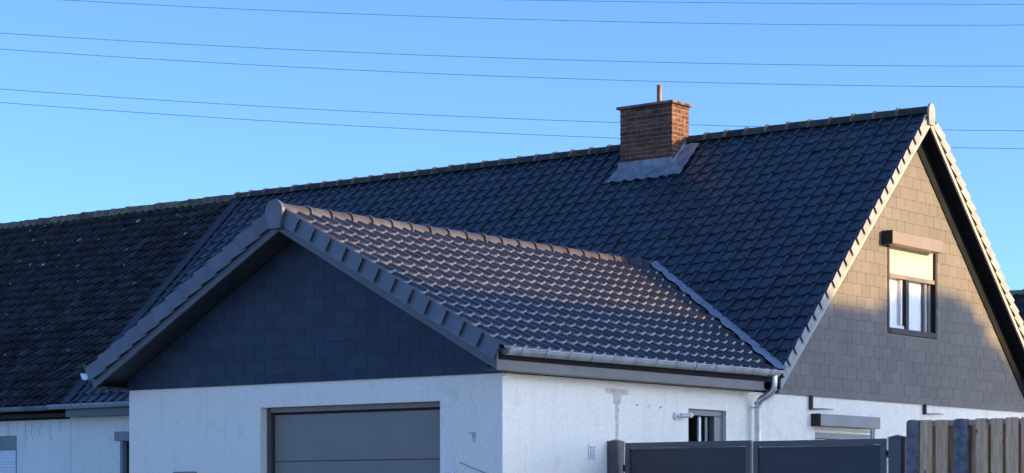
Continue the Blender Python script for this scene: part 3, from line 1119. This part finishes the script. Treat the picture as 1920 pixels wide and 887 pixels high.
# ------------------------------------------------------------------ NEIGHBOUR
nb = empty('terraced_house', (-19.5, 9.6, 0), 'adjoining white house with an old mossy roof of rough dark tiles and pale lichen spots', 'house')
NX = -26.0
slab_old = slab('roof', M['deck'], nb, [(NX, 0.02), (XJ - .01, .02), (XJ - .01, slope_len), (NX, slope_len)], F_FRONT, (0, Y1, zm(Y1)), -.13, -.03)
slab_oldb = slab('back_roof', M['deck'], nb, [(-XJ + .01, .02), (-NX, .02), (-NX, slope_len), (-XJ + .01, slope_len)], F_BACK, (0, Y2, zm(Y2)), -.13, -.03)
spots = [Vector((XJ - .10 - .22 * (c + 1), Y1 + .1645 * r - .02, zm(Y1 + .1645 * r - .02))) for r in range(25) for c in range(55)]
spots = [p for p in spots if p.y < RY - .05]
lay_tiles(spots, tile_old, slab_old, F_FRONT, 300, .005, .018)
bsp = [Vector((XJ - .10 - .22 * c, Y2 - .1645 * r, zm(Y2 - .1645 * r))) for r in range(25) for c in range(55)]
lay_tiles(bsp, tile_old, slab_oldb, F_BACK, 0, .005, .018)
orm = ridge_mesh(.432, .100, .112, [M['ridge_old'], M['ridge_old']], skirt=.05, collar=.012, clen=.08)
ridge_line('ridge_tile', orm, slab_old, (XJ - .03 - .432, RY, 7.165), (1, 0, 0), -.432, 28, .008, .012) if False else None
for k in range(28):
    p = Vector((XJ - .06 - .432 * (k + 1), RY + random.uniform(-.006, .006), 7.165 + random.uniform(-.008, .008)))
    put('ridge_tile', orm, slab_old, p, Matrix((-Yv, Xv, Zv)).transposed() @ Matrix.Rotation(.012 + random.uniform(-.012, .012), 3, 'X'))
# lichen: flat crusts lying on the tiles, and tufts of moss near the top courses
li = MB()
for k in range(95):
    x = random.uniform(-22.5, XJ - .3)
    y = RY - (RY - Y1) * random.random() ** (1.0 if k % 3 else 2.2)
    s = random.choice((.012, .018, .022, .03, .04)) * random.uniform(.7, 1.4) * (1.15 if k % 19 == 0 else 1)
    r = (y - Y1 + .02) / .1645
    v = (r - math.floor(r)) * .23
    u = ((XJ - .10 - x) / .22)
    uu = 1 - (u - math.floor(u))
    hh = 0
    for i in range(len(PROF_OLD) - 1):
        if PROF_OLD[i][0] <= uu <= PROF_OLD[i + 1][0]:
            f = (uu - PROF_OLD[i][0]) / (PROF_OLD[i + 1][0] - PROF_OLD[i][0])
            hh = PROF_OLD[i][1] * (1 - f) + PROF_OLD[i + 1][1] * f
    c = Vector((x, y, zm(y))) + F_FRONT[2] * (hh + .036 * (1 - v / .23) + .008)
    pts = [(s * random.uniform(.6, 1.2) * math.cos(a) * 1.2, s * random.uniform(.6, 1.2) * math.sin(a)) for a in [2 * math.pi * q / 7 for q in range(7)]]
    li.prism(pts, lambda p, q, d: c + F_FRONT[0] * p + F_FRONT[1] * q + F_FRONT[2] * d, -.008, .004)
tag(li.build('lichen', M['lichen'], slab_old), kind='stuff')
mo = MB()
for k in range(420):
    x = random.uniform(-22.5, XJ - .1)
    s = random.uniform(.012, .035)
    if k % 3 == 0:
        c = Vector((x, RY - random.uniform(.02, .09), 7.165 + .075))
    else:
        y = RY - .10 - abs(random.gauss(0, .18))
        c = Vector((x, y, zm(y))) + F_FRONT[2] * .04
    P = [c + Vector((s * math.cos(a), s * math.sin(a), 0)) * random.uniform(.8, 1.2) for a in [2 * math.pi * q / 6 for q in range(6)]]
    top = c + Zv * s * .5
    for q in range(6): mo.face([P[q], P[(q + 1) % 6], top], True)
tag(mo.build('moss', M['moss'], slab_old), kind='stuff')
b = MB()
NWN = (-17.2, -15.37, .9, 2.742)
b.prism([(NX + .2, 0), (-13.945, 0), (-13.945, 3.1), (NX + .2, 3.1)], lambda u, v, d: (u, d, v), 5.745, 6.0, [rect(NWN)])
b.build('front_wall', M['stucco_n'], nb)
boxpart('back_wall', M['stucco_n'], nb, (NX + .2, -13.945), (13.2, 13.45), (0, 3.1), 0)
b = MB()
b.prism([(6.001, 0), (13.19, 0), (13.19, 3.1), (RY, 6.8), (6.001, 3.1)], lambda u, v, d: (d, u, v), NX + .2, NX + .45)
b.build('gable_wall', M['stucco_n'], nb)
boxpart('eave_soffit', M['deck'], nb, (NX + .1, -13.76), (5.47, 5.744), (3.04, 3.09), 0)
gutter(nb, (NX + .1, 5.385, 3.19), (-14.04, 5.385, 3.205), (0, -1, 0), .064, M['zinc_old'], .62, caps=(True, False), bm=M['zinc_old'])
wn = boxpart('window', M['box'], nb, (NWN[0] + .002, NWN[1] - .002), (5.765, 5.90), (2.50, 2.740), .004)
boxpart('frame_side', M['frame_g'], wn, (-15.44, -15.372), (5.775, 5.86), (.902, 2.499), .003)
boxpart('frame_side', M['frame_g'], wn, (-17.198, -17.13), (5.775, 5.86), (.902, 2.499), .003)
sh = MB()
for k in range(30):
    za = .905 + 1.594 * k / 30
    h = 1.594 / 30
    sh.grid([[(-17.129, 5.80 - a, z), (-15.441, 5.80 - a, z)] for a, z in ((0, za), (.009, za + h * .25), (.011, za + h * .5), (.009, za + h * .75), (0, za + h))])
sh.build('roller_shutter', M['shut_w'], wn, recalc=False)
boxpart('eave_batten', M['deck'], nb, (NX + .1, -13.96), (5.72, 5.743), (3.0, 3.04), 0)

ck = MB()                                                          # hairline cracks below the neighbour's eave
for k, x in enumerate((-14.2, -14.45, -14.72, -14.95, -15.1, -15.33, -15.62, -15.9)):
    z = 2.99
    path = [Vector((x, 5.7435, z))]
    for q in range(random.randint(4, 8)):
        z -= random.uniform(.03, .06)
        path.append(Vector((path[-1].x + random.uniform(-.025, .025), 5.7435, z)))
    ck.tube(path, .0032, 4)
tag(ck.build('wall_crack', M['box'], nb), kind='stuff')

# ------------------------------------------------------------------ GATE AND FENCE
GY = 2.0
gate = empty('driveway_gate', (1.9, GY, 0), 'anthracite double leaf gate with solid dark panels between grey posts', 'gate')
for k, (xa, xb_, zt) in enumerate(((.212, 1.905, 2.272), (1.935, 3.572, 2.262))):
    lf = boxpart('gate_leaf', M['gate'], gate, (xa, xb_), (GY, GY + .05), (zt - .062, zt), .004)      # top rail is the leaf's body
    boxpart('stile', M['gate'], lf, (xa, xa + .062), (GY, GY + .05), (.08, zt - .063), .004)
    boxpart('stile', M['gate'], lf, (xb_ - .062, xb_), (GY, GY + .05), (.08, zt - .063), .004)
    boxpart('bottom_rail', M['gate'], lf, (xa + .063, xb_ - .063), (GY, GY + .05), (.08, .15), .004)
    boxpart('gate_panel', M['gate_p'], lf, (xa + .063, xb_ - .063), (GY + .022, GY + .034), (.151, zt - .066), 0)
    boxpart('panel_bead', M['gate'], lf, (xa + .10, xb_ - .15), (GY + .008, GY + .0215), (zt - .080, zt - .064), .002)
    hx = xa - .02 if k == 0 else xb_ + .02
    for hz in (1.98 if k == 0 else 2.10, .5):
        h = MB()
        h.tube([(hx, GY + .02, hz - .04), (hx, GY + .02, hz + .04)], .017, 8)
        h.box((min(xa, xb_ if k else xa) - .022 if k == 0 else xb_ - .002, (xa + .002) if k == 0 else xb_ + .07), (GY + .01, GY + .03), (hz - .012, hz + .012))
        h.build('hinge', M['black'], lf)
for (xa, xb_, zt, lab, mm) in ((.008, .148, 2.288, 'square grey gate post standing against the white garage side wall', M['post']),
                               (3.634, 3.784, 2.270, 'square grey gate post standing next to the wooden fence', M['post'])):
    pr = empty('gate_post', ((xa + xb_) / 2, GY, 0), lab, 'gate post', 'gate posts')
    boxpart('shaft', mm, pr, (xa, xb_), (GY - .06, GY + .09), (0, zt - .006), .005)
    c = MB()
    q = [(xa - .004, GY - .064), (xb_ + .004, GY - .064), (xb_ + .004, GY + .094), (xa - .004, GY + .094)]
    c.face([(x, y, zt - .005) for x, y in q])
    for i in range(4):
        (ax, ay), (bx, by) = q[i], q[(i + 1) % 4]
        c.face([(ax, ay, zt - .005), (bx, by, zt - .005), (bx, by, zt + .003), (ax, ay, zt + .003)])
        c.face([(ax, ay, zt + .003), (bx, by, zt + .003), ((xa + xb_) / 2, GY + .015, zt + .03)])
    c.build('post_cap', mm, pr)

fence = empty('wooden_fence', (4.6, GY, 0), 'weathered wooden board fence with bluish concrete posts at the right', 'fence')
FT = 2.446


def rpost(x0, x1):
    b = MB()
    prof = [(x0, 0), (x1, 0), (x1, FT - .03), (x1 - .012, FT - .006), (x1 - .035, FT + .002), (x0 + .035, FT + .002), (x0 + .012, FT - .006), (x0, FT - .03)]
    b.prism(prof, lambda u, v, d: (u, d, v), GY - .075, GY + .07)
    b.build('post', M['concrete_b'], fence, .008)


rpost(3.853, 3.979)
rpost(4.390, 4.531)
rpost(6.30, 6.44)
boxes = [(3.986, 4.122), (4.170, 4.308), (4.617, 4.753), (4.788, 4.917), (4.950, 5.085), (5.120, 5.255), (5.29, 5.425), (5.46, 5.595), (5.63, 5.765), (5.80, 5.935), (5.97, 6.105), (6.14, 6.275)]
for k, (a, c) in enumerate(boxes):
    boxpart('board', M['wood'], fence, (a, c), (GY - .030, GY - .010), (.06, FT + random.uniform(-.006, .006)), .003)
for a, c in [(4.085, 4.215), (4.262, 4.388), (4.533, 4.655), (3.80, 3.851)] + [(4.70 + .168 * k, 4.835 + .168 * k) for k in range(9)]:
    zt = FT - .045 if a > 3.85 else 2.335
    boxpart('board', M['wood'], fence, (a, c), (GY + .05, GY + .068), (.06, zt), .003)
for xa, xb_ in ((3.98, 4.389), (4.532, 6.299)):
    for z in (FT - .066, 1.3, .25):
        boxpart('rail', M['wood'], fence, (xa, xb_), (GY - .009, GY + .035), (z, z + .058), .004)

# ------------------------------------------------------------------ WIRES
def wire(pts, D, label):
    # parabola through the sag, on a vertical plane D metres out
    s = [((x - 960) * D / FPX, 1.6 + (939.8 - y) * D / FPX) for x, y in pts]
    n = len(s)
    S = [sum(a ** k for a, _ in s) for k in range(5)]
    T = [sum(z * a ** k for a, z in s) for k in range(3)]
    Mx = Matrix(((S[0], S[1], S[2]), (S[1], S[2], S[3]), (S[2], S[3], S[4])))
    c = Mx.inverted() @ Vector(T)
    b = MB()
    path = []
    for k in range(41):
        a = -45 + 90 * k / 40
        path.append(Vector((EYE.x, EYE.y, 0)) + FWD * D + RGT * a + Zv * (c[0] + c[1] * a + c[2] * a * a))
    b.tube(path, .0125, 6)
    o = b.build('power_line', M['wire'])
    tag(o, label, 'power line', 'overhead power lines')


for D, lab, pts in ((96, 'topmost thin overhead wire, just entering the sky above the chimney', [(980, 0), (1280, 4.5), (1600, 7), (1920, 8)]),
                    (94, 'thin overhead wire, second from the top of the six in the sky', [(120, 0), (640, 25), (960, 36), (1280, 43), (1920, 47)]),
                    (92, 'thin overhead wire, upper one of the middle pair above the chimney pipe', [(0, 62), (640, 97), (1280, 118), (1920, 124)]),
                    (92, 'thin overhead wire, lower one of the middle pair passing just above the chimney pipe', [(0, 92), (640, 130), (1280, 154), (1920, 163)]),
                    (90, 'thin overhead wire, upper of the two that pass behind the brick chimney', [(0, 167), (640, 207), (1100, 227.7), (1300, 235), (1920, 245)]),
                    (90, 'lowest thin overhead wire, passing behind the foot of the chimney and the roof ridge', [(0, 192), (640, 235), (1100, 256.7), (1780, 276), (1920, 279.5)])):
    wire(pts, D, lab)

# ------------------------------------------------------------------ HOUSE BEHIND (its roof corner shows at the right edge)
fh = empty('house_behind', (-5, 38, 0), 'distant house with a dark mossy roof showing beyond the right verge of the steep gable', 'house')
boxpart('wall', M['stucco_n'], fh, (-16, 4), (34.5, 41.5), (0, 4.4), 0)
rp = MB()
rp.prism([(33.9, 4.1), (42.1, 4.1), (38, 7.45)], lambda u, v, d: (d, u, v), -16.4, 4.4)
fr_ = rp.build('roof', M['oldtile'], fh)
kf = 3.35 / 4.1
Ff = (Xv, Vector((0, 1, kf)) / math.sqrt(1 + kf * kf), Vector((0, -kf, 1)) / math.sqrt(1 + kf * kf))
ft = tile_rows(.30, .36, PROF_OLD, .03, .03).mesh('far_roof_tile', M['oldtile'], recalc=False)
tl = MB()
for r in range(15):
    for c in range(68):
        s0 = Vector((-16.3 + c * .30, 33.9, 4.1)) + Ff[1] * (.355 * r) + Ff[2] * .03
        k = len(tl.v)
        tl.v += [s0 + frame3(Ff) @ v.co for v in ft.vertices]
        tl.f += [[k + a for a in p.vertices] for p in ft.polygons]
        tl.sm += [True] * len(ft.polygons)
        tl.mi += [0] * len(ft.polygons)
tag(tl.build('roof_tiles', M['oldtile'], fr_, recalc=False), kind='stuff')
for k in range(42):
    put('ridge_tile', orm, fr_, (-16.2 + .48 * k, 38, 7.47), Matrix((-Yv, Xv, Zv)).transposed())

# ------------------------------------------------------------------ across the garden, outside the picture: they throw the evening shade
oh = empty('house_opposite', (25, 15.5, 0), 'brick house across the garden with a tiled roof', 'house')
OR = 9.28
boxpart('wall', M['brick'], oh, (21.3, 28.7), (9.5, 20.3), (0, 5.6), 0)
rp = MB()
rp.prism([(20.8, 5.3), (29.2, 5.3), (25, OR)], lambda u, v, d: (u, d, v), 9.1, 20.5)
rp.build('roof', M['oldtile'], oh)


def tree(name, x, y, h, r, zc, n, seed, label, cone=False):
    rnd = random.Random(seed)
    t = empty(name, (x, y, 0), label, 'tree', 'trees in the garden')
    b = MB()
    b.tube([(x, y, 0), (x + .1, y, h * .25), (x, y + .1, h * .55), (x, y, h * .9)], [.22, .18, .11, .03], 8)
    for k in range(9):
        a = rnd.uniform(0, 6.28)
        z = h * rnd.uniform(.25, .7)
        l = r * rnd.uniform(.5, .8)
        b.tube([(x, y, z), (x + l * .5 * math.cos(a), y + l * .5 * math.sin(a), z + l * .3), (x + l * math.cos(a), y + l * math.sin(a), z + l * .55)], [.07, .045, .015], 5)
    b.build('trunk', M['bark'], t)
    c = MB()
    for k in range(n):
        if cone:
            v = rnd.random() ** .8
            rr = r * (1 - v) + .08
            a, q = rnd.uniform(0, 6.28), rnd.random() ** .5
            p = Vector((x + rr * q * math.cos(a), y + rr * q * math.sin(a), zc + (h - zc) * v))
        else:
            d = Vector((rnd.gauss(0, 1), rnd.gauss(0, 1), rnd.gauss(0, 1))).normalized()
            lump = 1 + .12 * math.sin(5 * d.x + 3 * d.z + seed) * math.cos(4 * d.y)
            p = Vector((x, y, zc)) + d * r * lump * rnd.random() ** .33
        s = rnd.uniform(.10, .24)
        u = Vector((rnd.gauss(0, 1), rnd.gauss(0, 1), rnd.gauss(0, 1))).normalized()
        vv = u.orthogonal().normalized()
        c.face([p - u * s, p + vv * s * .6, p + u * s, p - vv * s * .6])
    c.build('crown', M['leaf'], t, recalc=False)


tree('garden_tree', 25, 21.9, 9.6, 2.3, 7.38, 15000, 3, 'round leafy tree beside the brick house across the garden')
tree('garden_tree', 24.6, 23.75, 8.6, 1.55, 7.15, 9000, 5, 'lower leafy tree farther from the brick house across the garden')
tree('conifer', 25.2, 12.2, 10.9, 1.7, 3.0, 9000, 8, 'tall narrow conifer before the brick house across the garden', True)

sc.cycles.use_denoising = True
sc.cycles.max_bounces = 6
